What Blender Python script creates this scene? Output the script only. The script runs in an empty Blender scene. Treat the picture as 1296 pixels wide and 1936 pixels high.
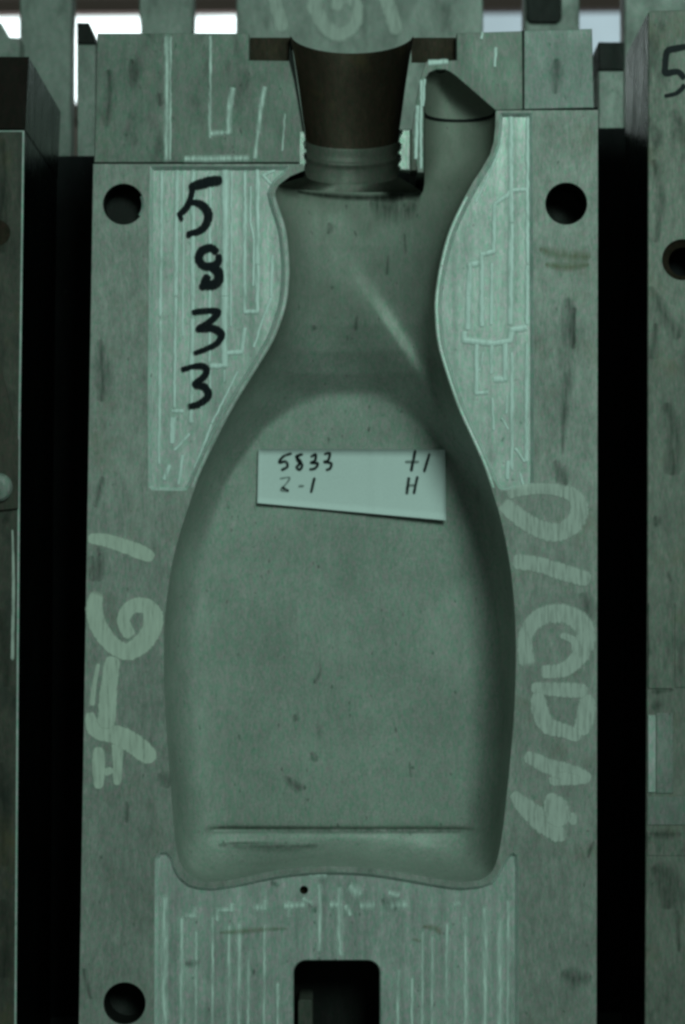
import bpy, math, random
from mathutils import Vector, Matrix
from mathutils.geometry import tessellate_polygon
random.seed(7)
SC = bpy.context.scene
COL = SC.collection
S = 0.00025                       # metres per photograph pixel on the mould's front face
FPX = 3200.0
# ------------------------------------------------------------------ camera, world, lamps, exposure
cd = bpy.data.cameras.new('camera'); cam = bpy.data.objects.new('camera', cd); COL.objects.link(cam)
PITCH = math.radians(2.9); ROLL = math.radians(-0.45)
cd.sensor_fit = 'VERTICAL'; cd.sensor_height = 24.0; cd.lens = 24.0*FPX/1936.0
DIST = FPX*S
cam.location = (0, -DIST*math.cos(PITCH), -DIST*math.sin(PITCH))
R = Matrix.Rotation(math.pi/2+PITCH, 4, 'X') @ Matrix.Rotation(ROLL, 4, 'Z')
cam.rotation_euler = R.to_euler()
cd.clip_start = 0.01; cd.clip_end = 50
cd.dof.use_dof = True; cd.dof.focus_distance = DIST; cd.dof.aperture_fstop = 6.3
SC.camera = cam
CL = Vector(cam.location)
w = bpy.data.worlds.new('World'); SC.world = w; w.use_nodes = True
bg = w.node_tree.nodes['Background']; bg.inputs[0].default_value = (0.68, 1.0, 0.86, 1); bg.inputs[1].default_value = 0.055
def area(name, loc, target, sx, sy, energy, colour):
    l = bpy.data.lights.new(name, 'AREA'); l.shape = 'RECTANGLE'; l.size = sx; l.size_y = sy; l.energy = energy; l.color = colour
    o = bpy.data.objects.new(name, l); COL.objects.link(o); o.location = loc
    o.rotation_euler = (Vector(target)-Vector(loc)).to_track_quat('-Z', 'Y').to_euler()
    return o
area('room_lamp', (0.68, -1.9, 1.15), (0, 0, 0.0), 0.7, 0.7, 25, (0.66, 1.0, 0.86))
area('strip_lamp', (-0.7, -2.0, 1.6), (0, 0, 0), 1.6, 0.6, 0.8, (0.7, 1.0, 0.9))
SC.view_settings.view_transform = 'Standard'; SC.view_settings.look = 'None'
SC.view_settings.exposure = 0.0; SC.view_settings.gamma = 1.0
SC.cycles.pixel_filter_type = 'BLACKMAN_HARRIS'; SC.cycles.filter_width = 2.9
SC.render.resolution_x = 685; SC.render.resolution_y = 1024

# ------------------------------------------------------------------ helpers
def U(px, py, Y=0.0):             # where the sight line of a photograph pixel meets the vertical plane y = Y
    d = R.to_3x3() @ Vector(((px-648)/FPX, (968-py)/FPX, -1.0))
    t = (Y-CL.y)/d.y
    return CL + d*t
def F(px, py, d=0.0):             # point on the mould face, sunk d pixels into the metal
    p = U(px, py, 0.0); p.y = d*S; return p
def onplane(Y):
    return lambda px, py, d=0.0: U(px, py, Y) + Vector((0, d*S, 0))
def tag(o, label, cat, group=None):
    o['label'] = label; o['category'] = cat
    if group: o['group'] = group
def thing(name, label, cat, loc, group=None):
    o = bpy.data.objects.new(name, None); COL.objects.link(o); o.location = loc; o.empty_display_size = 0.02
    tag(o, label, cat, group); return o
def mesh(name, verts, faces, mat, parent=None, smooth=False, uvs=None, fmats=None):
    me = bpy.data.meshes.new(name); me.from_pydata([tuple(v) for v in verts], [], faces)
    mats = mat if isinstance(mat, (list, tuple)) else [mat]
    for m in mats: me.materials.append(m)
    if fmats:
        for p, i in zip(me.polygons, fmats): p.material_index = i
    if smooth:
        for p in me.polygons: p.use_smooth = True
    if uvs:
        ul = me.uv_layers.new(name='UVMap')
        for lp in me.loops: ul.data[lp.index].uv = uvs[lp.vertex_index]
    me.update()
    o = bpy.data.objects.new(name, me); COL.objects.link(o)
    if parent:
        o.parent = parent
        loc = parent.matrix_world.translation if parent.type != 'EMPTY' else Vector(parent.location)
        if parent.type == 'EMPTY': o.matrix_parent_inverse = Matrix.Translation(-Vector(parent.location))
    return o
class MB:
    def __init__(s): s.v = []; s.f = []; s.m = []; s.uv = []
    def add(s, vs, fs, mi=0):
        b = len(s.v); s.v += list(vs); s.f += [tuple(i+b for i in f) for f in fs]; s.m += [mi]*len(fs)
    def build(s, name, mat, parent=None, smooth=False): return mesh(name, s.v, s.f, mat, parent, smooth, s.uv if len(s.uv) == len(s.v) else None, s.m)
def cr(pts, n=6):                 # Catmull-Rom through points of any dimension
    out = []; P = [pts[0]]+list(pts)+[pts[-1]]
    for i in range(1, len(P)-2):
        a, b, c, d = P[i-1], P[i], P[i+1], P[i+2]
        for k in range(n):
            t = k/n
            out.append(tuple(0.5*((2*b[j])+(-a[j]+c[j])*t+(2*a[j]-5*b[j]+4*c[j]-d[j])*t*t+(-a[j]+3*b[j]-3*c[j]+d[j])*t**3) for j in range(len(b))))
    out.append(tuple(pts[-1])); return out
def interp(tab, x):
    if x <= tab[0][0]: return tab[0][1]
    for (a, b), (c, d) in zip(tab, tab[1:]):
        if x <= c: return b+(d-b)*(x-a)/(c-a)
    return tab[-1][1]
def sm(a, b, x):
    t = max(0, min(1, (x-a)/(b-a))); return t*t*(3-2*t)
def area2(p): return sum(p[i][0]*p[(i+1) % len(p)][1]-p[(i+1) % len(p)][0]*p[i][1] for i in range(len(p)))
def inset(poly, d):               # positive d shrinks
    sg = 1 if area2(poly) > 0 else -1; n = len(poly); out = []
    for i in range(n):
        a, b, c = poly[i-1], poly[i], poly[(i+1) % n]
        def nrm(p, q):
            dx, dy = q[0]-p[0], q[1]-p[1]; l = math.hypot(dx, dy) or 1; return (-dy/l*sg, dx/l*sg)
        n1, n2 = nrm(a, b), nrm(b, c); k = 1+n1[0]*n2[0]+n1[1]*n2[1]; k = max(k, 0.5)
        out.append((b[0]+d*(n1[0]+n2[0])/k, b[1]+d*(n1[1]+n2[1])/k))
    return out
def tess(mb, outer, holes, place, d, mi=0):
    loops = [[Vector((x, y, 0)) for x, y in outer]]+[[Vector((x, y, 0)) for x, y in h] for h in holes]
    flat = [v for l in loops for v in l]
    tr = tessellate_polygon(loops)
    fs = []
    for t in tr:
        a, b, c = [flat[i] for i in t]
        ar = (b.x-a.x)*(c.y-a.y)-(c.x-a.x)*(b.y-a.y)
        if abs(ar) < 1e-6: continue
        fs.append(t if ar > 0 else (t[0], t[2], t[1]))
    mb.add([place(v.x, v.y, d) for v in flat], fs, mi)
def strip(mb, A, B, pa, da, pb, db, mi=0, closed=True):
    n = len(A); m = n if closed else n-1
    mb.add([pa(x, y, da) for x, y in A]+[pb(x, y, db) for x, y in B], [(i, (i+1) % n, n+(i+1) % n, n+i) for i in range(m)], mi)
def slab(mb, outline, place, d0, d1, bev=1.5, mi=0, side=0, holes=(), bm=None):
    o = outline if area2(outline) > 0 else outline[::-1]
    inn = inset(o, bev)
    tess(mb, inn, holes, place, d0, mi); strip(mb, inn, o, place, d0, place, d0+bev, mi if bm is None else bm)
    strip(mb, o, o, place, d0+bev, place, d1, side); tess(mb, o, [], place, d1, side)
def circle(cx, cy, r, n=40, jit=0): return [(cx+(r+random.uniform(-jit, jit))*math.cos(2*math.pi*i/n), cy+(r+random.uniform(-jit, jit))*math.sin(2*math.pi*i/n)) for i in range(n)]
def rrect(x0, y0, x1, y1, r, n=6):
    out = []
    for cx, cy, a0 in ((x1-r, y1-r, 0), (x0+r, y1-r, 90), (x0+r, y0+r, 180), (x1-r, y0+r, 270)):
        for k in range(n+1):
            a = math.radians(a0+90*k/n); out.append((cx+r*math.cos(a), cy+r*math.sin(a)))
    return out
_lift = [0]
WK = {'black_marker_ink': 1.55, 'pale_green_white_paint': 1.2, 'worn_white_paint': 1.35, 'black_pen_ink': 1.35, 'dark_grease_and_shade': 1.7}
def ribbon(name, pts, mat, parent, place=F, d0=0.0, n=7, jit=0.08, soft=1, label=None):
    """a brush or marker stroke of paint: pts = (x, y, width)"""
    c = cr(pts, n*2); al = [0.0]
    for p, q in zip(c, c[1:]): al.append(al[-1]+math.hypot(q[0]-p[0], q[1]-p[1]))
    N = len(c); vs = []; uv = []; fs = []; _lift[0] = (_lift[0]+1) % 7
    for i, (x, y, wd) in enumerate(c):
        a = c[max(0, i-1)]; b = c[min(N-1, i+1)]
        dx, dy = b[0]-a[0], b[1]-a[1]; l = math.hypot(dx, dy) or 1; nx, ny = -dy/l, dx/l
        e = min(al[i], al[-1]-al[i])/(wd*0.5+0.01); k = 1.0 if e >= 1 else max(0.3, math.sqrt(max(0, 1-(1-e)**2)))
        wd2 = wd*WK.get(mat.name, 1.0); w1 = wd2*0.5*k*(1+random.uniform(-jit, jit)*0.7); w2 = wd2*0.5*k*(1+random.uniform(-jit, jit))
        d = d0-0.35-_lift[0]*0.06-0.3*i/N
        for q, t in enumerate((-1, -0.5, 0, 0.5, 1)):
            ww = w1 if t < 0 else w2
            vs.append(place(x+nx*ww*t, y+ny*ww*t, d)); uv.append((i/(N-1), (t+1)/2))
    for i in range(N-1):
        for q in range(4): fs.append((i*5+q, i*5+q+1, (i+1)*5+q+1, (i+1)*5+q))
    o = mesh(name, vs, fs, mat, parent, False, uv)
    if label: o['label'] = label
    return o
def ridge(mb, pts, place, floor, h, wd, mi=0):
    """low rounded ridge left between two passes of the milling cutter"""
    for i in range(len(pts)-1):
        (x0, y0), (x1, y1) = pts[i], pts[i+1]; l = math.hypot(x1-x0, y1-y0) or 1
        tx, ty = (x1-x0)/l, (y1-y0)/l; nx, ny = -ty, tx; k = max(3, int(l/7)); vs = []; fs = []
        x0 -= tx*wd*0.4; y0 -= ty*wd*0.4; x1 += tx*wd*0.4; y1 += ty*wd*0.4
        hh = 0.55*h*random.uniform(0.8, 1.2); _lift[0] = (_lift[0]+1) % 7; ww = 1.0
        for j in range(k+1):
            t = j/k; x = x0+(x1-x0)*t; y = y0+(y1-y0)*t; ww = 0.7*ww+0.3*random.uniform(0.55, 1.45); wv = wd*2.0*ww
            jx = random.uniform(-0.6, 0.6)
            for s_, hgt, vv in ((-0.5, 0, 0), (-0.25, 0.7, .25), (0, 1, .5), (0.25, 0.7, .75), (0.5, 0, 1)):
                vs.append(place(x+nx*(wv*s_+jx), y+ny*(wv*s_+jx), floor-0.35-hgt*hh-_lift[0]*0.05)); mb.uv.append((t, vv))
        for j in range(k):
            for q in range(4): fs.append((j*5+q, j*5+q+1, j*5+6+q, j*5+5+q))
        mb.add(vs, fs, mi)

# ------------------------------------------------------------------ materials
def nodes(name):
    m = bpy.data.materials.new(name); m.use_nodes = True; nt = m.node_tree
    return m, nt, nt.nodes['Principled BSDF']
def N(nt, t, **k):
    n = nt.nodes.new(t)
    for a, b in k.items():
        if a.startswith('_'): setattr(n, a[1:], b)
        else: n.inputs[a.replace('__', ' ')].default_value = b
    return n
def noise(nt, vec, scale, rot=(0, 0, 0), stretch=(1, 1, 1), detail=3, rough=0.6):
    mp = N(nt, 'ShaderNodeMapping'); mp.inputs['Rotation'].default_value = rot; mp.inputs['Scale'].default_value = stretch
    nt.links.new(vec, mp.inputs[0]); nz = N(nt, 'ShaderNodeTexNoise', Scale=scale, Detail=detail, Roughness=rough)
    nt.links.new(mp.outputs[0], nz.inputs['Vector']); return nz.outputs['Fac']
def ramp(nt, fac, a, b, ca, cb):
    r = N(nt, 'ShaderNodeMapRange'); r.inputs[1].default_value = a; r.inputs[2].default_value = b; r.inputs[3].default_value = ca; r.inputs[4].default_value = cb
    nt.links.new(fac, r.inputs[0]); return r.outputs[0]
def mul(nt, a, b, op='MULTIPLY'):
    m = N(nt, 'ShaderNodeMath', _operation=op)
    for i, q in enumerate((a, b)):
        if isinstance(q, (int, float)): m.inputs[i].default_value = q
        else: nt.links.new(q, m.inputs[i])
    return m.outputs[0]
def mixc(nt, fac, a, b, bt='MIX'):
    m = N(nt, 'ShaderNodeMix', _data_type='RGBA', _blend_type=bt)
    for i, q in ((0, fac), (6, a), (7, b)):
        if hasattr(q, 'is_linked') or hasattr(q, 'links'): nt.links.new(q, m.inputs[i])
        elif isinstance(q, (int, float)): m.inputs[i].default_value = q
        else: m.inputs[i].default_value = (*q, 1)
    return m.outputs[2]
def metal(name, col, rough=0.55, metallic=0.35, streak=0.35, stain=0.4, stain_col=(0.03, 0.035, 0.03), stain_th=0.6, grain=0.3, bump=0.3, tilt=10, stripe=0.0, seed=0, patina_shade=None, rust=0.0, rust_col=(0.16, 0.12, 0.05)):
    m, nt, bs = nodes(name); tc = N(nt, 'ShaderNodeTexCoord')
    off = N(nt, 'ShaderNodeVectorMath', _operation='ADD'); off.inputs[1].default_value = (seed*1.7, seed*0.9, seed*2.3)
    nt.links.new(tc.outputs['Object'], off.inputs[0]); v = off.outputs[0]
    st = noise(nt, v, 900, (0, math.radians(tilt), 0), (1.0, 1.0, 0.24), 4, 0.65)
    st2 = noise(nt, v, 260, (0, math.radians(tilt+4), 0), (1.0, 1.0, 0.3), 3, 0.6)
    gr = noise(nt, v, 2600, detail=2, rough=0.8)
    big = noise(nt, v, 26, detail=4, rough=0.55)
    spot = noise(nt, v, 85, (0, math.radians(tilt), 0), (1, 1, 0.45), 5, 0.62)
    f = mul(nt, ramp(nt, st, 0.25, 0.75, 1-streak*0.65, 1+streak*0.65), ramp(nt, gr, 0.2, 0.8, 1-grain, 1+grain))
    f = mul(nt, f, ramp(nt, st2, 0.3, 0.7, 1-streak*0.5, 1+streak*0.5))
    f = mul(nt, f, ramp(nt, big, 0.3, 0.7, 0.86, 1.14))
    if stripe:
        sv = noise(nt, v, 150, (0, 0, 0), (1, 1, 0.015), 3, 0.7); f = mul(nt, f, ramp(nt, sv, 0.3, 0.7, 1-stripe, 1+stripe))
    cc = N(nt, 'ShaderNodeCombineColor')
    hue = noise(nt, v, 900, (0, math.radians(tilt), 0), (1, 1, 0.4), detail=3)
    for i, q in enumerate(col): 
        k = mul(nt, f, q)
        if i != 1: k = mul(nt, k, ramp(nt, hue, 0.3, 0.7, *((0.68, 1.32) if i == 0 else (0.86, 1.14))))
        nt.links.new(k, cc.inputs[i])
    c = cc.outputs[0]
    if patina_shade:
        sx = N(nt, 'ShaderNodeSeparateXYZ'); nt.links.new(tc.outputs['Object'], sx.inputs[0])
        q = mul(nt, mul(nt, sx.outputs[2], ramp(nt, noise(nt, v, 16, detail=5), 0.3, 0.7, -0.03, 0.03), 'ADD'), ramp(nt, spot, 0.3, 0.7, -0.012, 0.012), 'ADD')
        c = mixc(nt, mul(nt, ramp(nt, q, 0.05, 0.17, 0, 1), 0.8), c, mixc(nt, gr, tuple(k*0.85 for k in patina_shade), tuple(k*1.15 for k in patina_shade)))  # oil tone plus the neck's shade, painted darker towards the top
    sp = noise(nt, v, 420, (0, math.radians(tilt), 0), (1, 1, 0.6), 2, 0.5)
    c = mixc(nt, mul(nt, ramp(nt, sp, 0.69, 0.76, 0, 1), 0.55), c, stain_col)
    if rust:
        c = mixc(nt, mul(nt, ramp(nt, noise(nt, v, 48, detail=5), 0.55, 0.72, 0, 1), rust), c, rust_col)
    c = mixc(nt, mul(nt, ramp(nt, spot, stain_th, stain_th+0.16, 0, 1), stain), c, stain_col)
    nt.links.new(c, bs.inputs['Base Color']); bs.inputs['Metallic'].default_value = metallic
    nt.links.new(ramp(nt, spot, 0.3, 0.7, rough-0.08, rough+0.12), bs.inputs['Roughness'])
    if max(col) < 0.05: bs.inputs['Specular IOR Level'].default_value = 0.15
    b = N(nt, 'ShaderNodeBump', Strength=bump, Distance=0.0003)
    nt.links.new(mul(nt, st, gr, 'ADD'), b.inputs['Height']); nt.links.new(b.outputs[0], bs.inputs['Normal'])
    return m
def stroke_mat(name, col, alpha=0.95, ragged=False, streak=0.4, rough=0.8, edge=0.18, ang=12, cut=(0.35, 0.5)):
    m, nt, bs = nodes(name); tc = N(nt, 'ShaderNodeTexCoord')
    st = noise(nt, tc.outputs['Object'], 700, (0, math.radians(ang), 0), (1, 1, 0.12), 4)
    sep = N(nt, 'ShaderNodeSeparateXYZ'); nt.links.new(tc.outputs['UV'], sep.inputs[0])
    ed = mul(nt, ramp(nt, sep.outputs[1], 0, edge, 0, 1), ramp(nt, sep.outputs[1], 1-edge, 1, 1, 0))
    if ragged:
        fine = noise(nt, tc.outputs['Object'], 1300, (0, math.radians(ang), 0), (1, 1, 0.35), 3)
        ed = ramp(nt, mul(nt, ed, mul(nt, st, fine, 'ADD'), 'MULTIPLY'), 0.32, 0.8, 0, 1)
    en = mul(nt, ramp(nt, sep.outputs[0], 0, 0.03, 0, 1), ramp(nt, sep.outputs[0], 0.97, 1, 1, 0))
    a = mul(nt, mul(nt, ed, en), ramp(nt, st, cut[0], cut[1], 1-streak, 1)); a = mul(nt, a, alpha)
    nt.links.new(a, bs.inputs['Alpha'])
    nt.links.new(mixc(nt, ramp(nt, st, 0.3, 0.7, 0, 1), tuple(q*0.82 for q in col), tuple(min(1, q*1.12) for q in col)), bs.inputs['Base Color'])
    bs.inputs['Roughness'].default_value = rough
    if max(col) < 0.05: bs.inputs['Specular IOR Level'].default_value = 0.1
    return m
ALU = (0.325, 0.335, 0.31)
M_plate = metal('cast_aluminium_face', ALU, rough=0.6, metallic=0.3, stain=0.35, stain_th=0.64, rust=0.25, grain=0.5)
M_recess_shade = metal('shaded_recess_aluminium', (0.165, 0.168, 0.14), rough=0.6, metallic=0.25, streak=0.15, stain=0.5, stain_th=0.5, grain=0.3, bump=0.2, seed=21)  # recess tone, darkened in the colour for the weak light there
M_cav = metal('blasted_aluminium_cavity', (0.33, 0.36, 0.325), rough=0.6, metallic=0.35, streak=0.14, stain=0.4, stain_th=0.66, grain=0.4, bump=0.22, seed=2, patina_shade=(0.155, 0.158, 0.13))
M_pocket = metal('milled_aluminium_pocket', (0.47, 0.5, 0.475), rough=0.48, metallic=0.35, streak=0.25, stain=0.25, stain_th=0.64, stripe=0.2, tilt=2, seed=3)
M_ridge = stroke_mat('cut_aluminium_glint', (0.8, 0.93, 0.88), alpha=0.95, streak=0.7, rough=0.42, edge=0.34, ang=3, cut=(0.15, 0.46))  # cut ridges, their glints from above put into the pale colour
M_ridge2 = stroke_mat('cut_aluminium_dim_glint', (0.78, 0.88, 0.83), alpha=0.95, streak=0.65, rough=0.5, edge=0.45, ang=3, cut=(0.3, 0.6))  # the same painted glints with softer edges
M_thread = metal('worn_thread_aluminium', (0.46, 0.5, 0.46), rough=0.4, metallic=0.4, streak=0.4, stain=0.6, stain_th=0.5, tilt=1, seed=41)
M_edge = metal('lit_edge_aluminium', (0.6, 0.68, 0.64), rough=0.42, metallic=0.3, streak=0.2, stain=0.2, tilt=1, seed=4)  # edges that catch the light, highlight put into the pale colour
M_block = metal('neck_block_aluminium', (0.205, 0.225, 0.2), rough=0.58, metallic=0.35, streak=0.2, stain=0.45, stain_th=0.58, seed=5, rust=0.15)
M_steel = metal('browned_steel', (0.03, 0.021, 0.014), rough=0.55, metallic=0.5, streak=0.3, stain=0.3, seed=6, rust=0.3, rust_col=(0.1, 0.07, 0.03))
M_dark = metal('dark_oiled_steel', (0.014, 0.014, 0.013), rough=0.5, metallic=0.2, streak=0.3, stain=0.3, seed=7)
M_side = metal('shaded_mould_flank', (0.012, 0.013, 0.013), rough=0.24, metallic=0.75, streak=0.25, stain=0.3, seed=8)  # flanks blackened in the colour for the shade inside the gaps
M_black = metal('black_joint_and_shade', (0.007, 0.007, 0.008), rough=0.7, metallic=0.0, stain=0, seed=9)  # for joints, and for the painted dark behind the gaps
M_brown = metal('rust_brown_steel', (0.014, 0.009, 0.007), rough=0.75, metallic=0.0, streak=0.3, stain=0.3, seed=31)
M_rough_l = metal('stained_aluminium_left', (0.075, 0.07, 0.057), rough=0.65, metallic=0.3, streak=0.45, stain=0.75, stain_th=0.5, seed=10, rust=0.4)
M_rough_r = metal('stained_aluminium_right', (0.2, 0.205, 0.18), rough=0.6, metallic=0.3, streak=0.4, stain=0.6, stain_th=0.56, seed=11, rust=0.35)
M_back = metal('aluminium_of_back_row', (0.24, 0.255, 0.235), rough=0.55, metallic=0.35, streak=0.3, stain=0.45, stain_th=0.58, seed=12)
M_neckring = metal('oiled_neck_ring', (0.105, 0.105, 0.088), rough=0.5, metallic=0.4, streak=0.2, stain=0.4, stain_th=0.55, seed=13)
M_paint = stroke_mat('pale_green_white_paint', (0.62, 0.66, 0.58), alpha=0.92, ragged=True, streak=0.2, edge=0.12, cut=(0.28,0.42))
M_paint2 = stroke_mat('worn_white_paint', (0.62, 0.65, 0.6), alpha=0.82, ragged=True, streak=0.35, edge=0.2, cut=(0.3,0.5))
M_marker = stroke_mat('black_marker_ink', (0.008, 0.01, 0.014), alpha=0.98, streak=0.12, rough=0.5, edge=0.1)
M_pen = stroke_mat('black_pen_ink', (0.008, 0.01, 0.012), alpha=0.95, streak=0.3, edge=0.3)
M_pale_pen = stroke_mat('faint_pen_ink', (0.03, 0.05, 0.045), alpha=0.55, streak=0.3, edge=0.4)
M_smear_shade = stroke_mat('dark_grease_and_shade', (0.02, 0.025, 0.02), alpha=0.42, streak=0.7, edge=0.5, cut=(0.35, 0.65))
M_olive = stroke_mat('dried_olive_residue', (0.2, 0.2, 0.08), alpha=0.5, streak=0.7, edge=0.5, cut=(0.3, 0.65))
def plain(name, col, rough=0.8, metallic=0.0):
    m, nt, bs = nodes(name); tc = N(nt, 'ShaderNodeTexCoord')
    g = noise(nt, tc.outputs['Object'], 1400, detail=3); g2 = noise(nt, tc.outputs['Object'], 40, detail=3)
    c = mixc(nt, mul(nt, ramp(nt, g, 0.3, 0.7, 0, 0.6), ramp(nt, g2, 0.3, 0.7, 0.5, 1)), col, tuple(q*0.82 for q in col))
    nt.links.new(c, bs.inputs['Base Color']); bs.inputs['Roughness'].default_value = rough; bs.inputs['Metallic'].default_value = metallic
    return m
M_paper = plain('white_paper', (0.76, 0.82, 0.82)); M_wall = plain('brown_wall', (0.34, 0.23, 0.21)); M_frame = plain('brown_frame_paint', (0.2, 0.12, 0.11)); M_shelf = plain('shelf_steel', (0.05, 0.05, 0.05), 0.6)
def emit(name, col, st):
    m, nt, bs = nodes(name); tc = N(nt, 'ShaderNodeTexCoord')
    bs.inputs['Base Color'].default_value = (0.1, 0.1, 0.1, 1); bs.inputs['Emission Color'].default_value = (*col, 1)
    nt.links.new(ramp(nt, noise(nt, tc.outputs['Object'], 3), 0.3, 0.7, st*0.85, st*1.15), bs.inputs['Emission Strength']); return m
M_win = emit('daylight_pane', (0.86, 1.0, 1.0), 2.2); M_win2 = emit('dusty_pane', (0.62, 0.82, 0.9), 0.62)

# ------------------------------------------------------------------ outlines (photograph pixels on the mould face)
LC = [(527,350),(521,366),(527,390),(539,425),(545,460),(548,510),(545,560),(535,600),(517,645),(484,700),(453,750),(425,800),(400,850),(377,900),(356,960),(340,1010),(327,1060),(318,1115),(312,1170),(310,1230),(311,1300),(315,1380),(321,1460),(327,1540),(333,1600),(342,1632),(355,1652),(374,1664)]
RC = [(893,347),(870,390),(848,440),(832,500),(823,560),(823,600),(828,650),(845,710),(868,775),(893,830),(915,880),(932,930),(947,980),(960,1040),(969,1100),(974,1160),(976,1220),(975,1290),(972,1360),(966,1430),(959,1500),(951,1570),(943,1615),(934,1642),(922,1656),(907,1664)]
BC = [(374,1664),(400,1667),(450,1661),(500,1650),(550,1642),(600,1638),(650,1638),(700,1641),(750,1648),(800,1657),(850,1665),(880,1667),(907,1664)]
LCs, RCs, BCs = cr(LC, 5), cr(RC, 5), cr(BC, 4)
ltab = [(p[1], p[0]) for p in LCs]; rtab = [(p[1], p[0]) for p in RCs]; btab = [(p[0], p[1]) for p in BCs]
def mono(t):
    out = [t[0]]
    for q in t[1:]:
        if q[0] > out[-1][0]+1e-4: out.append(q)
    return out
ltab, rtab, btab = mono(ltab), mono(rtab), mono(btab)
SIDE_R = [(893,347),(912,318),(927,292),(934,268),(937,240),(938,209)]

MO = thing('bottle_mould', 'large grey aluminium bottle mould half with paper note in its cavity, centre of the rack', 'mould', F(640, 2040, 180), 'blow mould halves standing on the rack')
# ---- pockets
def off(tab, y0, y1, d, step=12):
    out = []; y = y0
    while y <= y1: out.append((interp(tab, y)+d, y)); y += step
    return out
PK_L = [(284,314),(548,314),(541,326),(519,346),(511,364)]+off(ltab, 385, 922, -10, 12)+[(354,926),(346,928),(288,927),(281,921),(280,760),(282,520)]
PK_R = [(946,213),(1007,213),(1009,500),(1010,700),(1010,914),(1007,922),(1000,926),(948,927),(942,922)]+off(rtab, 350, 912, 8, 12)[::-1]+[(917,320),(933,294),(941,270),(944,240)]
PK_B = [(293,1650),(294,1622),(301,1612),(316,1610),(326,1622),(331,1640),(342,1659),(358,1672),(376,1677),(400,1679)]+[(x, interp(btab, x)+11) for x in range(425, 890, 15)]+[(907,1675),(928,1668),(941,1653),(951,1632),(961,1617),(971,1611),(979,1618),(981,1640),(981,2010),(292,2010)]
SLOT = rrect(553, 1816, 721, 1995, 26)
PD = 8.0
hole_pos = [(234,386,39), (1071,385,40), (236,1897,40)]
plate_out = [(177,310),(574,310),(576,322),(549,333)]+[(x,y) for x,y in LCs]+list(BCs)[1:]+[(x,y) for x,y in RCs[::-1]][1:]+SIDE_R[1:]+[(1131,208),(1128,2040),(148,2040)]
holes = [circle(x, y, r) for x, y, r in hole_pos]
mb = MB()
po = plate_out if area2(plate_out) > 0 else plate_out[::-1]
tess(mb, po, [PK_L, PK_R, PK_B]+holes, F, 0)
back = [(177,310),(1131,208),(1128,2040),(148,2040)]
back = [(177,310),(148,2040),(1128,2040),(1131,208)]
strip(mb, back, back, F, 0.05, F, 372, 1, closed=False)
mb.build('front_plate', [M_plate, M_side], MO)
# ---- milled pockets with floors and ridges
def pocket(outline, ridges, name, hl=(), rm=None, wk=1.0):
    b = MB(); o = outline if area2(outline) > 0 else outline[::-1]
    inn = inset(o, 6.5)
    m1 = inset(o, 1.3)
    strip(b, o, m1, F, 0, F, 1.0, 1); strip(b, m1, inn, F, 1.0, F, PD, 1); tess(b, inn, hl, F, PD)
    p = b.build(name, [M_pocket, M_edge], MO)
    r = MB()
    for pts, wd, h in ridges: ridge(r, pts, F, PD, h, wd*wk)
    r.build('milling_ridge', rm or M_ridge, p)
    return p
RL = [([(334,318),(332,560),(329,772)],5,2.2),([(347,318),(345,640)],2.5,1),([(365,318),(364,600),(361,800)],6,2.4),([(397,320),(396,690)],4,1.6),([(426,318),(425,560),(424,690)],9,2.8),
 ([(438,318),(436,620)],3,1.2),([(463,320),(462,590)],5,2),([(487,318),(487,500),(486,588),(463,588)],6,2.6),([(463,620),(457,664),(427,666),(426,690),(398,691)],6,2.4),
 ([(512,345),(497,330),(520,320)],4,1.5),([(515,480),(513,560),(498,600),(480,655)],4,1.5),([(474,350),(473,420),(480,450),(479,540)],3,1.3),
 ([(306,318),(303,600),(300,880)],4,1.2),([(326,776),(345,776)],5,1.6),([(327,790),(325,836)],7,2.4),([(320,880),(311,905)],6,2.2),([(345,860),(337,915)],4,1.5),
 ([(397,700),(397,735),(380,770)],4,1.4),([(425,700),(424,720)],4,1.5),([(450,700),(400,800),(362,900)],3,1.3),([(330,850),(358,820)],4,1.4)]
RR = [([(967,217),(968,420),(966,613)],7,2.4),([(999,217),(998,500),(997,612)],5,2.2),([(997,645),(996,874)],5,2.0),([(994,356),(968,358),(960,368),(936,384),(934,474),(912,480),(912,616)],6,2.2),
 ([(905,495),(889,500),(887,560),(886,620)],8,2.0),([(931,495),(930,613)],4,1.8),([(879,642),(905,645),(930,648),(965,643),(969,622),(995,618)],8,2.5),([(879,628),(879,644)],8,2.5),
 ([(902,650),(901,743),(922,741)],6,2.2),([(931,650),(930,705)],5,1.8),([(956,650),(957,716),(937,716)],8,2.6),([(932,752),(934,812)],4,2),([(960,748),(958,780)],4,1.6),
 ([(969,662),(969,890)],5,2.0),([(962,872),(960,904)],6,2.4),([(976,848),(992,872)],4,1.8),([(915,665),(908,700)],3,1.4),([(950,790),(962,810)],3,1.4),([(946,225),(948,270),(930,320),(900,380)],3,1.2),([(985,895),(990,915)],4,1.5)]
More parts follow.
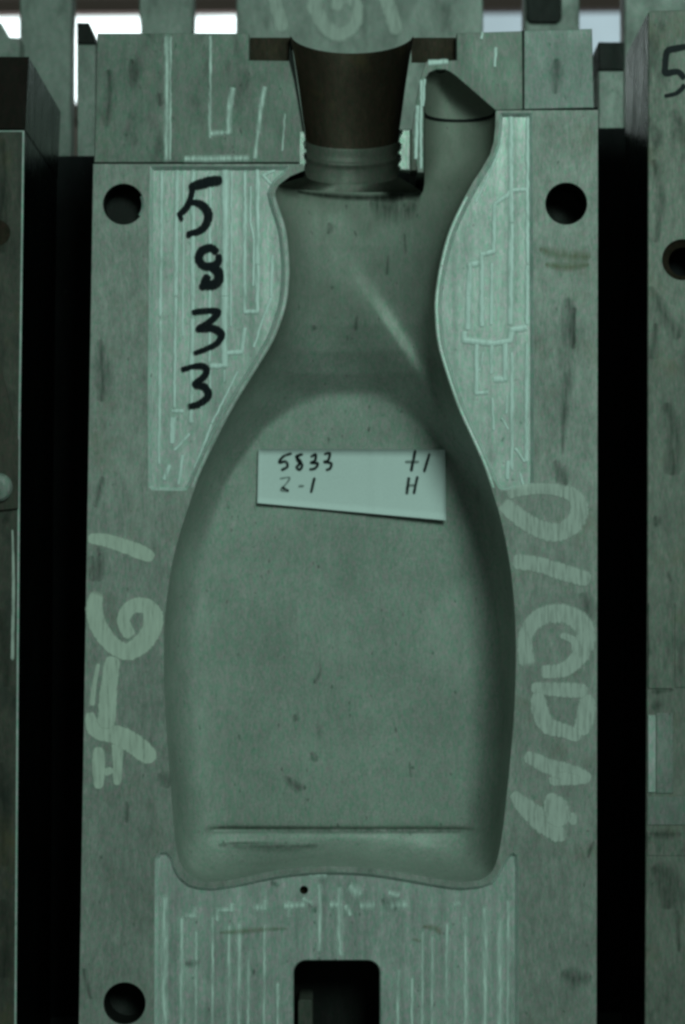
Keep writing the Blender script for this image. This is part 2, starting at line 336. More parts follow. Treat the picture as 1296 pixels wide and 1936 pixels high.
RB = [([(311,1695),(310,2000)],7,2.4),([(343,1735),(342,2000)],4,1.5),([(352,1734),(367,1733),(367,1718)],5,2),([(402,1732),(401,2000)],3,1.4),([(410,1740),(411,1723),(437,1722),(438,1712)],5,2),
 ([(433,1750),(432,1960)],4,1.5),([(452,1745),(451,1990)],4,1.5),([(480,1718),(500,1718),(501,1706)],6,2.2),([(546,1735),(547,1706)],3,1.3),([(541,1714),(572,1713)],8,2.6),([(605,1673),(604,1800)],4,1.8),
 ([(643,1680),(642,1808)],5,1.8),([(586,1652),(614,1651)],8,1.8),([(627,1712),(643,1712)],6,2),([(664,1680),(678,1690)],9,2),([(684,1714),(705,1713)],7,2),([(735,1714),(768,1712)],7,2),
 ([(738,1690),(752,1694)],6,2),([(753,1835),(752,2000)],4,1.6),([(800,1760),(799,2000)],3,1.2),([(818,1770),(817,1990)],3,1.5),([(846,1745),(845,2000)],3,1.5),([(868,1710),(862,1712)],6,1.8),
 ([(881,1730),(880,2000)],4,1.5),([(918,1715),(917,2000)],5,1.8),([(946,1740),(945,2000)],5,2),([(962,1700),(961,2000)],3,1.2),([(500,1750),(499,2000)],3,1.0),([(470,1800),(469,2000)],3,1.0),([(370,1760),(369,2000)],3,1.0),
 ([(575,1700),(590,1712)],4,1.4),([(655,1715),(662,1730)],5,1.4),([(525,1860),(524,2000)],3,1.2),([(780,1850),(779,2000)],3,1.2)]
pocket(PK_L, RL, 'flash_pocket')
pocket(PK_R, RR, 'flash_pocket')
pb = pocket(PK_B, RB, 'flash_pocket', [SLOT, circle(575,1684,8,14)], M_ridge2, 1.5)
def land(L, R_, mat):
    b = MB(); n_ = len(L); b.add([F(x, y, 1.0) for x, y in L]+[F(x*0.7+u*0.3, y*0.7+v*0.3, -0.6) for (x, y), (u, v) in zip(L, R_)]+[F(x*0.15+u*0.85, y*0.15+v*0.85, -0.3) for (x, y), (u, v) in zip(L, R_)], [(k+n_*q, k+1+n_*q, k+1+n_*(q+1), k+n_*(q+1)) for k in range(n_-1) for q in range(2)])
    b.build('pinch_land', mat, MO)
yy_ = [372+10*k for k in range(56)]
land([(interp(ltab, q), q) for q in yy_], [(interp(ltab, q)-9, q) for q in yy_], M_pocket)
land([(interp(rtab, q), q) for q in yy_], [(interp(rtab, q)+7.5, q) for q in yy_], M_edge)
# slot and vent hole in the lower pocket
b = MB(); so = SLOT if area2(SLOT) > 0 else SLOT[::-1]; si = inset(so, 2.5)
strip(b, so, si, F, PD, F, PD+3); strip(b, si, si, F, PD+3, F, 150, 1); tess(b, si, [], F, 150, 1); b.build('base_slot', [M_pocket, M_dark], MO)
b = MB(); q = rrect(562, 1905, 590, 1990, 6); slab(b, q, F, 60, 149); b.build('slot_insert', M_neckring, MO)
b = MB(); c1 = circle(575,1684,8,14); strip(b, c1, c1, F, PD, F, PD+14); tess(b, c1, [], F, PD+14); b.build('vent_hole', M_steel, MO)
# ---- dowel bushings
for i, (x, y, r) in enumerate(hole_pos):
    b = MB(); c0 = circle(x, y, r); depth = 40 if i == 0 else 62
    c1 = circle(x, y, r-2); strip(b, c0, c1, F, 0, F, 2)
    strip(b, c1, c1, F, 2, F, depth)
    if i == 0: tess(b, c1, [], F, depth)
    else:
        rr, dd = r-2, depth
        for k in range(5):
            r2 = (r-2)*(1-(k+1)/5.0)+0.8; d2 = depth+14*math.sin((k+1)/5*math.pi/2)
            strip(b, circle(x, y, rr), circle(x, y, r2), F, dd, F, d2); rr, dd = r2, d2
        tess(b, circle(x, y, rr), [], F, dd)
    b.build('dowel_bush', M_dark, MO, False)
b = MB(); arc = [(234+39.5*math.cos(a), 386+39.5*math.sin(a)) for a in [math.radians(-25+6*k) for k in range(11)]]
arc2 = [(234+34*math.cos(a), 386+34*math.sin(a)) for a in [math.radians(-25+6*k) for k in range(11)]]
strip(b, arc, arc2, F, -0.6, F, 4, closed=False); b.build('bush_lip', M_edge, MO)

# ---- bottle cavity
A_tab = [(345,66),(450,75),(540,88),(600,98),(650,111),(690,130),(726,156),(792,192),(860,207),(900,213),(1000,190),(1100,184),(1700,184)]
DP = 155.0
def crease(y): return interp([(420,628),(505,675),(590,733),(692,798),(775,842),(860,880)], y)
def cav_depth(x, y, xl, xr, yb):
    t = max(0, min(1, (x-xl)/(xr-xl))); un = abs(2*t-1); p = interp([(345,2.1),(600,2.2),(792,2.5),(900,3.0),(1000,3.8),(1100,4.0)], y)
    s = interp(A_tab, y)*max(0, 1-un**p)**(1/p)
    wv = max(0, min(1, (y-1450)/(yb-1450))); s *= max(0, 1-wv**4.5)**(1/3.0)
    k = 2.5+6*sm(860, 1050, y); a = max(-40, min(40, (s-DP)/k)); s = DP - k*math.log1p(math.exp(-a)) if a > -39 else s
    if s < 0: s = 0
    # deepest line that runs down the right of the shoulder
    cx = crease(y); amp = 19*sm(440, 680, y)*(1-sm(720, 860, y)); dx = x-cx+12; sg = 70 if dx < 0 else 24
    s -= amp*math.exp(-(dx/sg)**2)*min(1, s/60)
    # small step at the foot of the label panel
    yy = 1589
    s += (7*math.exp(-((y-yy-2)/5.0)**2)+3*math.exp(-((y-yy-8)/16.0)**2))*sm(372, 395, x)*(1-sm(880, 925, x))*min(1, s/60)
    s += 4*sm(1612, 1620, y)*(1-sm(1622, 1640, y))*sm(400, 430, x)*(1-sm(560, 640, x))
    return s
ys = []; y = 348.0
while y < 1538: ys.append(y); y += 4
while y < 1664: ys.append(y); y += 1.6
ys.append(1663.9); ys.append(1664.0)
NC = 170; vs = []
def cavrow(y):
    xl, xr = interp(ltab, y), interp(rtab, y); out = []
    for j in range(NC+1):
        q = j/NC; t = 0.55*(1-math.cos(math.pi*q))/2+0.45*q; t = max(0, min(1, t))
        if j < 14: t = t*(j/14.0)**0.8
        if j > NC-14: t = 1-(1-t)*((NC-j)/14.0)**0.8
        x = xl+(xr-xl)*t; ybx = interp(btab, x) if 374 < x < 907 else 1664.0
        bl = max(0, (y-1380)/284.0)**1.5; y2 = y+(ybx-1664)*bl
        out.append((x, y2, cav_depth(x, y2, xl, xr, ybx+0.1)))
    return out
rows = [cavrow(y) for y in ys]; rows[-1] = [(x, y2, 0.0) for x, y2, d in rows[-1]]
for r in rows: vs += [F(x, y2, d) for x, y2, d in r]
fs = [(i*(NC+1)+j, i*(NC+1)+j+1, (i+1)*(NC+1)+j+1, (i+1)*(NC+1)+j) for i in range(len(rows)-1) for j in range(NC)]
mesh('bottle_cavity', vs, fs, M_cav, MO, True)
# recess beside the neck, joined to the cavity
top = rows[0]; seg = [(x, d) for x, y2, d in top if x >= 803]; xr0 = 893.0
seg = [(803.0, interp([(x, d) for x, y2, d in top], 803.0))]+seg
dtop = [(x, d) for x, d in seg]
NS = 40; vs = []; fs = []; ysr = [348-k*3.4 for k in range(0, 64)]
srt = mono(sorted([(p[1], p[0]) for p in cr(SIDE_R, 6)]))
def recess_right(y):
    if y > 209: return interp(srt, y)
    return interp([(133, 842), (138, 852), (145, 862), (209, 937)], y)
def recess_left(y): return interp([(133, 826), (140, 812), (150, 804), (160, 803), (400, 803)], y)
for y in ysr:
    xl, xr = recess_left(y), recess_right(y)
    for j in range(NS+1):
        t = (1-math.cos(math.pi*j/NS))/2; x = xl+(xr-xl)*t
        d0 = interp(dtop, 803+90*t)
        un = abs(2*t-1); e = 1.6+0.7*sm(150, 240, y); d1 = 52*max(0, 1-un**e)**(1/e)
        d = d0+(d1-d0)*sm(348, 262, y) if y < 348 else d0
        d *= max(0, 1-(max(0, (192-y))/60.0)**2.2)**(1/2.2) if y < 192 else 1
        if 208 < y < 222: d += 0
        vs.append(F(x, y, max(d, 0)))
R_ = len(ysr)
fs = [(i*(NS+1)+j, (i+1)*(NS+1)+j, (i+1)*(NS+1)+j+1, i*(NS+1)+j+1) for i in range(R_-1) for j in range(NS)]
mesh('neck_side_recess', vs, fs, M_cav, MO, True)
# wall between neck and recess: closed on its right flank
mbw = MB()
L1 = [(803.2, y) for y in ysr if y > 158]
mbw.add([F(803.2, y, 0.0) for x, y in L1]+[F(803.2, y, 110) for x, y in L1], [(i, i+1, len(L1)+i+1, len(L1)+i) for i in range(len(L1)-1)])
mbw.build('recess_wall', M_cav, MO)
# dark joint line across the recess
jv = []; jf = []
for k in range(25):
    t = k/24; x = 804+132*t; un = abs(2*t-1); d = 52*max(0, 1-un**2.1)**(1/2.1)
    for dy in (-2.6, 2.6): jv.append(F(x, 214+dy, max(d-1.2, 0.3)))
jf = [(2*k, 2*k+1, 2*k+3, 2*k+2) for k in range(24)]
mesh('recess_joint', jv, jf, M_black, MO)

# ---- neck: surface of revolution about x = 665
NX = 666.0
prof = [(64,117),(80,115),(110,109),(170,100),(230,92),(250,89),(264,87.5),(270,87.5),(278,89.5),(286,89.5),(291,88),(294,85.5),(297,85.5),(300,88),(306,89.5),(320,89.5),(328,88),(333,86)]
def revolve(prof, name, mat, n=48, sq=1.0):
    vs = []; 
    for y, r in prof:
        for k in range(n+1):
            a = math.pi*k/n; vs.append(F(NX-r*math.cos(a), y, r*math.sin(a)*(1-0.22*sm(70, 270, y))))
    fs = [(i*(n+1)+j, (i+1)*(n+1)+j, (i+1)*(n+1)+j+1, i*(n+1)+j+1) for i in range(len(prof)-1) for j in range(n)]
    return mesh(name, vs, fs, mat, MO, True)
revolve(prof[:7], 'neck_funnel', M_steel)
revolve(prof[6:], 'neck_ring', M_neckring)
# underside between ring and cavity
t0 = [(x, y2, d) for x, y2, d in top if x <= 803.5]; n = len(t0)
rr = prof[-1][1]; av = []
for k, (x, y2, d) in enumerate(t0):
    a = math.pi*k/(n-1); av.append(F(NX-rr*math.cos(a), 333, rr*math.sin(a)*0.78))
av += [F(x, y2, d) for x, y2, d in t0]
mesh('neck_underside', av, [(k, k+1, n+k+1, n+k) for k in range(n-1)], M_neckring, MO, True)
# ---- neck insert flange, dark steel, seen in its slot
for x0, x1 in ((472, 553), (779, 863)):
    b = MB(); yb = 112
    q = [(x0, 64), (x1, 64), (x1, yb), (x0, yb)]
    tess(b, q, [], F, 22); b.build('neck_flange', M_steel, MO)
b = MB()   # cheeks of the funnel insert that show between block and cone
b.add([F(549, 64, 8), F(NX-117, 64, 8), F(NX-88, 262, 6), F(574, 262, 6), F(546, 112, 8)], [(0, 1, 2, 3, 4)]); b.build('funnel_cheek', M_dark, MO)
# ---- neck blocks
b = MB()
NBL = [(184,62),(471,62),(471,113),(547,114),(556,150),(566,205),(573,250),(571,262),(569,285),(571,300),(572,307),(178,307)]
slab(b, NBL, F, 2.0, 300, 1.6, 0, 0)
nb = b.build('neck_block', M_block, MO)
r = MB()
for pts, wd, h in [([(316,66),(315,305)],7,1.6),([(323,66),(322,305)],3,1.2),([(398,66),(397,262)],4,1.5),([(399,252),(432,250),(434,200),(441,168)],8,1.6),([(500,165),(493,200),(488,250),(482,298)],6,1.4),([(350,300),(470,299)],8,1.0),([(539,215),(534,285)],3,1)]:
    ridge(r, pts, F, 2.0, h, wd)
r.build('milling_ridge', M_ridge2, nb)
b = MB()
NBR = [(864,62),(988,58),(989,207),(937,208),(862,143),(852,136),(842,131),(826,131),(812,137),(804,150),(802.5,200),(802,326),(790,326),(786,300),(783,262),(778,250),(787,190),(797,140),(806,116),(864,113)]
slab(b, NBR, F, 1.5, 260, 1.2); nr = b.build('neck_block', M_block, MO)
M_blk2 = metal('neck_block_clean_face', (0.235, 0.255, 0.24), rough=0.55, metallic=0.3, streak=0.2, stain=0.4, stain_th=0.62, seed=15)
b = MB(); slab(b, [(991,57),(1120,54),(1124,204),(991,207)], F, 0.5, 300, 1.6); nc = b.build('neck_block', M_blk2, MO)
r = MB()
for pts, wd, h in [([(938,90),(936,125)],4,1.2),([(790,200),(786,300)],5,2.2),([(797,150),(796,320)],4,2.0),([(803,150),(800,200)],4,2.2),([(846,116),(812,118)],6,1.2),([(913,62),(911,72)],4,1.5)]:
    ridge(r, pts, F, 1.5, h, wd)
r.build('milling_ridge', M_ridge, nr)
# thread teeth either side of the neck
def wavy(x, y0, y1, amp, xback, ph=0.0):
    out = []; y = y0
    while y <= y1: out.append((x+amp*(0.6+0.4*math.sin(y*0.31))*math.sin((y-y0)/(y1-y0)*math.pi*6.2+ph+0.5*math.sin(y*0.13))+random.uniform(-0.9, 0.9), y)); y += 2.0
    return out+[(xback, y1), (xback, y0)]
tz = MB(); slab(tz, wavy(757, 245, 322, 4.5, 776), F, 0.4, 22, 1.8); tz.build('neck_thread', M_thread, MO)
tz = MB(); slab(tz, [(777,249),(784,249),(787.5,266),(788.5,322),(777,322)], F, 1.8, 40, 1.2); tz.build('neck_thread', M_neckring, MO)
tl = MB(); slab(tl, wavy(577, 248, 318, -3.2, 566, 1.0)[::-1], F, 0.8, 18, 1.5); tl.build('neck_thread', M_thread, MO)
# pinch land between the neck and the plate
# ---- seams: thin black shims in the joints
for q in ([(177,306),(580,306),(580,312),(177,312)], [(934,203),(1131,201),(1131,212),(934,212)], [(987,56),(993,56),(993,210),(987,210)]):
    b = MB(); tess(b, q[::-1], [], F, 6); b.build('joint_gap', M_black, MO)

# ---- writing on the mould
num = [ [(421,339,11),(400,341,14),(377,347,13),(357,354,9)], [(365,349,8),(361,371,8),(352,392,9),(336,407,7)], [(338,403,6),(345,416,6)], [(350,390,5),(364,382,8),(382,386,11),(394,403,12),(389,424,11),(375,436,9),(355,441,8)], [(358,436,8),(356,448,6)],
 [(412,478,9),(400,468,11),(383,472,12),(376,487,11),(384,500,11),(400,502,11),(413,494,10),(413,478,8)], [(396,502,11),(412,512,13),(413,530,13),(398,538,13),(388,532,12),(395,518,10)], [(390,530,12),(380,546,9)],
 [(361,591,7),(382,587,8),(413,588,8),(398,606,9),(374,621,7),(403,620,10),(419,631,10),(410,648,8),(389,659,7),(364,668,5)],
 [(341,699,7),(361,693,7),(382,691,9),(391,699,9),(385,712,9),(368,726,8),(387,731,10),(394,747,10),(378,762,9),(354,769,8)] ]
g = [0,0,0,0,0,1,1,1,2,3]
for i, st in enumerate(num): ribbon('marker_stroke', st, M_marker, MO, F, PD-2.4, jit=0.1)
PW = 0.0
left_paint = [ [(166,1018,18),(198,1021,24),(235,1032,26),(266,1044,27),(292,1056,20)],
 [(186,1116,22),(179,1146,30),(184,1177,32),(198,1202,32),(217,1222,30),(242,1232,32),(268,1217,36),(286,1192,36),(290,1166,36),(280,1148,30),(260,1144,28),(244,1152,26),(234,1172,24),(241,1192,24),(250,1207,20)],
 [(215,1240,30),(208,1285,30),(204,1326,32),(201,1378,34)], [(187,1254,7),(179,1295,8),(174,1335,10)], [(170,1345,14),(176,1372,26),(190,1384,30),(217,1388,34),(250,1404,38),(280,1428,34),(292,1440,20)],
 [(187,1412,20),(187,1450,24),(187,1492,16)], [(222,1400,22),(223,1440,18),(222,1485,14)], [(196,1462,14),(214,1455,14)] ]
for st in left_paint: ribbon('paint_numeral', st, M_paint, MO, F, 0, jit=0.06)
right_paint = [ [(948,948,26),(975,972,30),(1015,998,32),(1055,1006,34),(1086,988,34),(1096,958,32),(1080,934,26),(1050,926,22),(1018,924,20),(985,928,20),(958,938,14)],
 [(968,1060,28),(1020,1068,28),(1069,1083,30),(1118,1097,26)],
 [(1000,1262,34),(993,1215,26),(1004,1182,30),(1035,1162,34),(1076,1163,34),(1104,1186,36),(1106,1220,34),(1088,1250,30),(1060,1268,26),(1020,1270,24)], [(1060,1200,10),(1085,1212,14),(1088,1235,12)],
 [(1004,1300,20),(1060,1304,26),(1112,1306,26)], [(1016,1308,24),(1022,1345,30),(1036,1372,30),(1068,1382,26),(1100,1394,22)], [(1112,1312,26),(1108,1350,34),(1098,1390,28)],
 [(992,1426,22),(1030,1446,28),(1080,1462,32),(1118,1474,20)], [(1038,1476,20),(1070,1472,24),(1100,1478,14)],
 [(968,1498,16),(992,1524,32),(1025,1552,40),(1058,1578,30),(1070,1586,12)], [(1038,1500,18),(1052,1530,46),(1064,1562,40)], [(1082,1536,18),(1084,1560,14)] ]
for st in right_paint: ribbon('paint_numeral', st, M_paint2, MO, F, 0, jit=0.08)
smears = [ [(1075,560,14),(1078,640,34),(1072,720,22),(1066,800,10),(1064,860,4)], [(1086,580,8),(1084,660,10)], [(1048,870,8),(1062,895,24),(1070,920,8)], [(188,640,10),(196,700,26),(190,760,12)], [(300,1462,14),(312,1474,24),(318,1490,10)], [(188,1034,8),(190,1070,18),(186,1100,10)],
 [(240,1515,4),(241,1540,7),(239,1556,4)], [(1124,1590,4),(1118,1602,8),(1112,1622,3)], [(174,1050,10),(176,1100,14)], [(1100,1120,16),(1112,1150,26),(1112,1180,10)],[(195,900,10),(180,960,8)],[(172,1890,5),(158,1830,9)],[(1060,1840,20),(1090,1850,30),(1120,1845,16)] ]
for st in smears: ribbon('grease_and_shade', st, M_smear_shade, MO, F, 0)
for st in [[(1020,470,14),(1060,482,34),(1118,486,22)], [(1030,500,14),(1075,505,24),(1115,500,10)]]: ribbon('residue_stain', st, M_olive, MO, F, 0)
for st in [[(415,1764,6),(450,1762,14),(500,1758,12),(545,1756,5)], [(800,1752,6),(825,1756,18),(835,1768,8)], [(780,1776,6),(798,1780,12)]]: ribbon('residue_stain', st, M_olive, MO, F, PD-2.6)
for st in [[(722,1700,8),(740,1712,20),(752,1720,10)], [(585,1708,8),(592,1718,14),(598,1726,8)], [(512,1668,5),(520,1671,8),(528,1676,4)], [(350,1822,10),(365,1822,12),(380,1818,6)]]: ribbon('grease_and_shade', st, M_smear_shade, MO, F, PD-2.6)
for st in [[(1052,110,10),(1054,140,20),(1050,178,10)]]: ribbon('grease_and_shade', st, M_smear_shade, MO, F, 0.2)
for st in [[(250,110,8),(253,140,14),(250,165,6)], [(300,175,10),(305,200,12)], [(205,130,14),(210,180,18),(200,240,10)]]: ribbon('grease_and_shade', st, M_smear_shade, MO, F, 1.6)
# smudges deep in the cavity: laid on the floor
def C(px, py, d):
    x = 0.0; p = U(px, py, 0.0)
    xl, xr = interp(ltab, py), interp(rtab, py)
    px2 = 648+(px-648)*1.055; py2 = 968+(py-968)*1.055; xl, xr = interp(ltab, py2), interp(rtab, py2)
    dep = cav_depth(px2, py2, xl, xr, interp(btab, px2)+0.1)
    return U(px, py, (dep-0.8+d)*S)
for st in [[(540,1468,6),(560,1486,18),(580,1490,8)], [(604,1246,3),(606,1270,5),(594,1292,8)], [(557,1350,8),(560,1364,10)], [(622,420,6),(626,430,12),(620,442,6)], [(629,540,7),(628,546,9)], [(594,614,8),(596,624,11)], [(735,480,3),(732,520,6)], [(765,440,3),(768,480,5)], [(590,1420,10),(598,1440,14)], [(775,1440,4),(778,1470,5)], [(676,596,4),(672,625,8)], [(699,806,3),(697,816,5)]]:
    ribbon('grease_and_shade', st, M_smear_shade, MO, C, 0.4, n=3)

M_ring_shade = stroke_mat('ring_shade_black', (0.012, 0.014, 0.01), alpha=0.72, streak=0.35, edge=0.5, cut=(0.3, 0.6))
def CF(px, py, d): return F(px, py, cav_depth(px, py, interp(ltab, py), interp(rtab, py), interp(btab, px)+0.1)-1.2+0.0*d)
ribbon('ring_shade_line', [(560,352,8),(620,356,14),(690,358,16),(760,356,22),(800,352,10)], M_ring_shade, MO, CF, n=5)  # shadow under the neck ring, painted as a dark stroke
ribbon('grease_and_shade', [(700,366,14),(735,378,46),(770,384,30),(790,372,10)], M_smear_shade, MO, CF, n=5)
for st in [[(398,1585,7),(600,1590,10),(890,1592,7)], [(400,1618,6),(500,1622,14),(600,1618,6)]]: ribbon('grease_and_shade', st, M_smear_shade, MO, CF, n=9)  # shade of the foot groove, painted along it in the smear material

# ------------------------------------------------------------------ paper note on the cavity floor
PY = (DP-5.5)*S
def PP(px, py, d=0.0):
    px2 = 648+(px-648)*1.055; py2 = 968+(py-968)*1.055
    dep = min(DP-5.5, cav_depth(px2, py2, interp(ltab, py2), interp(rtab, py2), 1700)-4.0)
    return U(px, py, (dep+d)*S)
b = MB(); nu, nv = 40, 8; gv = []
cs = [(489,849),(842,850),(844,984),(487,951)]
def curl(u, v): return 1.5*math.sin(u*5)*v-2.5*(abs(u-0.5)*2)**3-5.0*v**3*(0.6+0.6*u)-1.2*math.exp(-((u-0.62)/0.02)**2)
def pq(u, v):
    x = (1-v)*((1-u)*cs[0][0]+u*cs[1][0])+v*((1-u)*cs[3][0]+u*cs[2][0]); y = (1-v)*((1-u)*cs[0][1]+u*cs[1][1])+v*((1-u)*cs[3][1]+u*cs[2][1])
    dep = curl(u, v)
    return x, y, dep
for layer, dd in ((0, 0), (1, 0.6)):
    for j in range(nv+1):
        for i in range(nu+1):
            x, y, dep = pq(i/nu, j/nv); gv.append(PP(x, y, dep+dd))
M1 = (nu+1)*(nv+1); gf = [(j*(nu+1)+i, j*(nu+1)+i+1, (j+1)*(nu+1)+i+1, (j+1)*(nu+1)+i) for j in range(nv) for i in range(nu)]
gf += [tuple(M1+k for k in f[::-1]) for f in gf]
ring = [i for i in range(nu+1)]+[j*(nu+1)+nu for j in range(1, nv+1)]+[nv*(nu+1)+i for i in range(nu-1, -1, -1)]+[j*(nu+1) for j in range(nv-1, 0, -1)]
gf += [(ring[k], ring[(k+1) % len(ring)], M1+ring[(k+1) % len(ring)], M1+ring[k]) for k in range(len(ring))]
note = mesh('paper_note', gv, gf, M_paper, None, True)
tag(note, 'white paper slip with handwritten numbers 5833 stuck in the bottle cavity', 'paper note')
def z(p, wd): return [(440+x/2.817, 800+y/2.817, wd) for x, y in p]
pen = [([(318,160),(272,176),(250,208),(284,204),(292,232),(258,250)],5,0), ([(378,164),(340,178),(364,206),(342,234),(358,247),(372,222),(346,196),(352,166)],5,0),
 ([(415,182),(442,166),(440,198),(418,210),(454,214),(440,240),(408,246)],5,0), ([(486,166),(518,160),(510,196),(490,206),(526,214),(520,240),(496,250)],5,0),
 ([(250,296),(304,290),(284,325),(258,356),(302,364)],5,1), ([(262,340),(300,362)],5,0), ([(350,336),(382,334)],7,1), ([(438,288),(418,372)],5,0),
 ([(974,142),(952,258)],5.5,0), ([(918,206),(995,206)],8,1), ([(1050,160),(1020,262)],5,0), ([(940,286),(928,380)],5.5,0), ([(986,280),(966,378)],5,0), ([(930,332),(978,330)],7,1)]
def PW_(px, py, d):
    u = (px-489)/353; v = (py-849)/115; return PP(px, py, curl(u, v/(1+0.17*u))-0.8+d)
for p, wd, f in pen: ribbon('pen_stroke', z(p, wd), M_pale_pen if f else M_pen, note, PW_, -0.2, n=5, jit=0.1)

# ------------------------------------------------------------------ neighbouring moulds
GR = 'blow mould halves standing on the rack'
LM = thing('bottle_mould', 'stained mould at the left edge with brown top block and round cap', 'mould', F(-110, 2040, 180), GR)
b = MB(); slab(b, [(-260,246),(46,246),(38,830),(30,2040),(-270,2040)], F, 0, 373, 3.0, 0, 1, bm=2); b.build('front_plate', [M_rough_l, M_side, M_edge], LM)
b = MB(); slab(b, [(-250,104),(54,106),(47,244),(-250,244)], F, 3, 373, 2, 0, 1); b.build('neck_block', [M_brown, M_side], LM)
b = MB(); slab(b, [(-60,560),(-10,640),(36,832),(35,962),(-60,972)], F, -6, 2, 1.5); brk = b.build('retaining_bracket', metal('brown_bracket', (0.06,0.052,0.04), rough=0.7, metallic=0.1, stain=0.3, seed=20), LM)
b = MB()
c0, c1, c2 = circle(-1,922,27), circle(-1,922,23), circle(-1,922,12)
strip(b, c0, c0, F, -6, F, -12); strip(b, c0, c1, F, -12, F, -16); strip(b, c1, c2, F, -16, F, -18); tess(b, c2, [], F, -18); b.build('round_cap', M_back, LM)
b = MB(); c0 = circle(-4,440,24); tess(b, c0, [], F, -1); b.build('bolt_head', M_steel, LM)
# pale worn strip along the edge
for st in [[(24,1000,3),(26,1100,5),(24,1250,6)]]: ribbon('worn_patch', st, M_paint2, LM, F, 0)
for st in [[(2,1700,16),(12,1760,26),(8,1850,18)], [(0,1150,16),(8,1230,20),(14,1300,8)], [(2,1440,10),(8,1520,20),(10,1640,14)], [(4,260,10),(8,350,16),(2,480,30)], [(6,980,30),(20,985,24)]]: ribbon('grease_and_shade', st, M_smear_shade, LM, F, 0)

RM = thing('bottle_mould', 'mould at the right edge marked with a black 5 above a dark hole', 'mould', F(1400, 2040, 130), GR)
b = MB(); hR = circle(1291, 491, 39)
o = [(1226,24),(1232,20),(1560,14),(1560,2040),(1219,2040),(1224,1138)]
oo = o if area2(o) > 0 else o[::-1]; inn = inset(oo, 2)
tess(b, inn, [hR], F, 0); strip(b, inn, oo, F, 0, F, 2); strip(b, oo, oo, F, 2, F, 262, 1); tess(b, oo, [], F, 262, 1)
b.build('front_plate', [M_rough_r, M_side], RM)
b = MB(); r2 = circle(1293, 493, 27); strip(b, hR, circle(1291,491,36), F, 0, F, 3); strip(b, circle(1291,491,36), r2, F, 3, F, 9); strip(b, r2, r2, F, 9, F, 60, 1); tess(b, r2, [], F, 60, 1)
b.build('dowel_bush', [M_steel, M_black], RM)
def raised(x0, y0, x1, y1, h, name, mat):
    q = MB(); slab(q, [(x0,y0),(x1,y0),(x1,y1),(x0,y1)], F, -h, 1, 1); return q.build(name, mat, RM)
raised(1226, 1140, 1272, 1302, 2.2, 'raised_pad', M_rough_r)
raised(1276, 1140, 1420, 1300, 1.4, 'raised_pad', M_rough_r)
raised(1225, 1352, 1240, 1498, 3.2, 'raised_pad', M_pocket)
raised(1241, 1348, 1273, 1500, 2.0, 'raised_pad', M_back)
raised(1224, 1506, 1420, 1560, 1.6, 'raised_pad', M_back)
raised(1224, 1572, 1400, 1618, 1.2, 'raised_pad', M_rough_r)
for st in [ [(1300,88,8),(1278,92,9),(1262,98,9),(1258,125,8),(1260,138,9),(1282,136,8),(1296,150,8)], [(1296,160,7),(1280,176,6),(1256,182,5)], [(1262,96,5),(1256,118,6)] ]:
    ribbon('marker_stroke', st, M_marker, RM, F, 0)
for st in [ [(1238,975,6),(1242,984,14),(1240,996,5)], [(1236,300,10),(1250,380,20),(1240,460,10)], [(1262,1080,4),(1270,1100,6)], [(1232,1308,8),(1255,1306,8),(1275,1304,3)], [(1232,1336,16),(1252,1332,20)], [(1282,1720,8),(1284,1800,6)], [(1232,1640,14),(1258,1660,40),(1262,1720,20)], [(1240,610,8),(1236,680,14)], [(1260,760,16),(1275,820,34),(1270,900,20)],[(1230,540,8),(1260,600,22),(1285,640,20)],[(1228,1575,6),(1250,1578,14),(1290,1576,10)] ]:
    ribbon('grease_and_shade', st, M_smear_shade, RM, F, -0.6)

# ------------------------------------------------------------------ back row (about 0.3 m behind)
YB = 0.30
def back_block(name, poly, mat, label, cat='mould', Y=YB, th=70, group='moulds standing in the back row'):
    P = onplane(Y); base = P(sum(p[0] for p in poly)/len(poly), max(p[1] for p in poly), th/2)
    t = thing(name, label, cat, base, group)
    b = MB(); slab(b, poly, P, 0, th, 3); b.build('block_body', mat, t); return t, P
bk1, P1 = back_block('back_mould', [(36,-120),(130,-120),(136,0),(134,60),(133,900),(50,900),(38,70)], M_back, 'grey back row mould at far left, with a bright gap on its right')
bk2, P1 = back_block('back_mould', [(265,-120),(364,-120),(366,10),(364,62),(364,900),(262,900),(267,50),(263,20)], M_back, 'narrow grey back row mould rising between two white gaps')
bk3, P3 = back_block('back_mould', [(446,-120),(914,-120),(914,900),(442,900),(447,30)], M_back, 'wide grey back row mould with pale painted numeral above the neck funnel')
for st in [ [(512,-30,20),(522,10,22),(536,60,22)], [(598,-30,26),(596,10,26),(612,46,26),(640,66,24),(668,50,22),(676,18,22),(662,-4,20),(642,2,22),(634,22,18)], [(724,-20,24),(738,20,26),(752,66,22)] ]:
    ribbon('paint_numeral', st, M_paint2, bk3, P3, -0.6)
bk4, P4 = back_block('back_mould', [(992,-120),(1096,-120),(1097,900),(985,900),(992,40)], M_back, 'grey back row mould with a dark rounded slot at the top right')
b = MB(); slab(b, rrect(996,-80,1062,45,12), P4, -8, 2, 2); b.build('dark_slot_plate', M_dark, bk4)  # raised dark plate added to stand for the recessed slot
bk5, P5 = back_block('back_mould', [(1181,-120),(1420,-120),(1420,900),(1181,900)], M_back, 'grey back row mould behind the top of the mould marked 5')
bk6, P6 = back_block('back_mould', [(-200,50),(2,42),(17,70),(37,71),(38,900),(-200,900)], M_back, 'low grey back row mould behind the brown block, top left corner', th=70, Y=0.26)
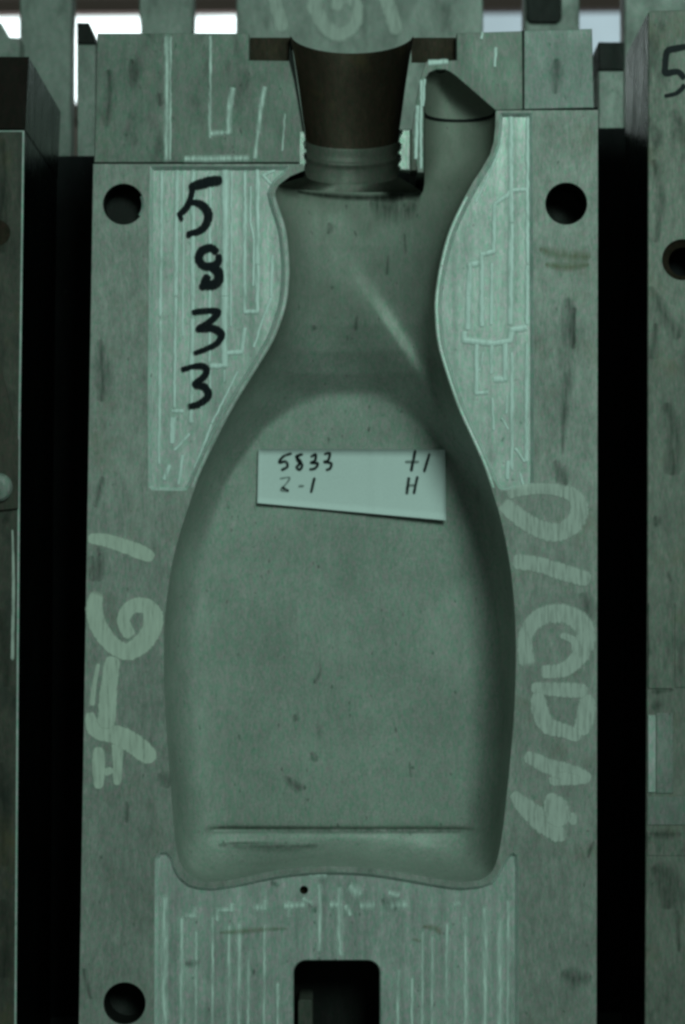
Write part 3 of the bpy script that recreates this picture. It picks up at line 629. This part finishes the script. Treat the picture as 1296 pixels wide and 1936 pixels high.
# posts just behind the gaps
def post(x0, x1, ytop, ycap, chl, chr_, label):
    P = onplane(0.17); t = thing('clamp_post', label, 'post', P((x0+x1)/2, 1900, 60), 'clamp posts behind the gaps')
    b = MB(); slab(b, [(x0,ycap),(x1,ycap),(x1,1900),(x0,1900)], P, 0, 120, 2); b.build('post_body', M_back, t)
    b = MB(); slab(b, [(x0+chl,ytop),(x1-chr_,ytop),(x1,ytop+26),(x1,ycap-0.8),(x0,ycap-0.8),(x0,ytop+(26 if chl else 0))], P, -2, 118, 2); b.build('post_cap', M_dark, t)
post(146, 181, 43, 84, 0, 12, 'grey clamp post with dark chamfered cap left of the central mould')
post(1132, 1180, 80, 134, 0, 0, 'grey clamp post with square dark cap right of the central mould')

# ------------------------------------------------------------------ rack, wall, window
def struct(o): o['kind'] = 'structure'; return o
def boxY(name, x0, y0, x1, y1, Y0, Y1, mat):        # box between two depths, edges given where the front is seen
    a = U(x0, y0, Y0); c = U(x1, y1, Y0); X0, X1, Z1, Z0 = a.x, c.x, a.z, c.z
    v = [(X, Y, Z) for X in (X0, X1) for Y in (Y0, Y1) for Z in (Z0, Z1)]
    return mesh(name, v, [(0,1,3,2),(4,6,7,5),(0,4,5,1),(2,3,7,6),(0,2,6,4),(1,5,7,3)], mat)
struct(boxY('gap_shade_board', -500, 300, 640, 2100, 0.125, 0.135, M_black))  # dark sheet added where the gaps fall into shade
struct(boxY('gap_shade_board', 642, 246, 1800, 2100, 0.125, 0.135, M_black))
zb = F(640, 2042).z
v = [(-0.9, -0.04, zb-0.02), (0.9, -0.04, zb-0.02), (0.9, 0.6, zb-0.02), (-0.9, 0.6, zb-0.02)]
sh = mesh('rack_shelf', v+[(a, b_, c+0.0195) for a, b_, c in v], [(3,2,1,0),(4,5,6,7),(0,1,5,4),(1,2,6,5),(2,3,7,6),(3,0,4,7)], M_shelf); struct(sh)
YW = 2.2
wall = boxY('wall', -2500, -2500, 3800, 3500, YW, YW+0.1, M_wall); struct(wall)
WT = thing('window', 'bright overexposed window on the far wall seen through the gaps at top', 'window', U(400, 330, YW-0.02))
def wpart(name, x0, y0, x1, y1, Y0, Y1, mat):
    o = boxY(name, x0, y0, x1, y1, Y0, Y1, mat); o.parent = WT; o.matrix_parent_inverse = Matrix.Translation(-Vector(WT.location)); return o
wpart('pane', -700, 16, 700, 196, YW-0.03, YW-0.02, M_win)
wpart('pane', 760, 14, 1500, 150, YW-0.03, YW-0.02, M_win2)
for x0, y0, x1, y1 in ((-740,4,1540,14),(-740,200,1540,214),(712,16,748,196)): wpart('window_frame', x0, y0, x1, y1, YW-0.05, YW-0.012, M_frame)
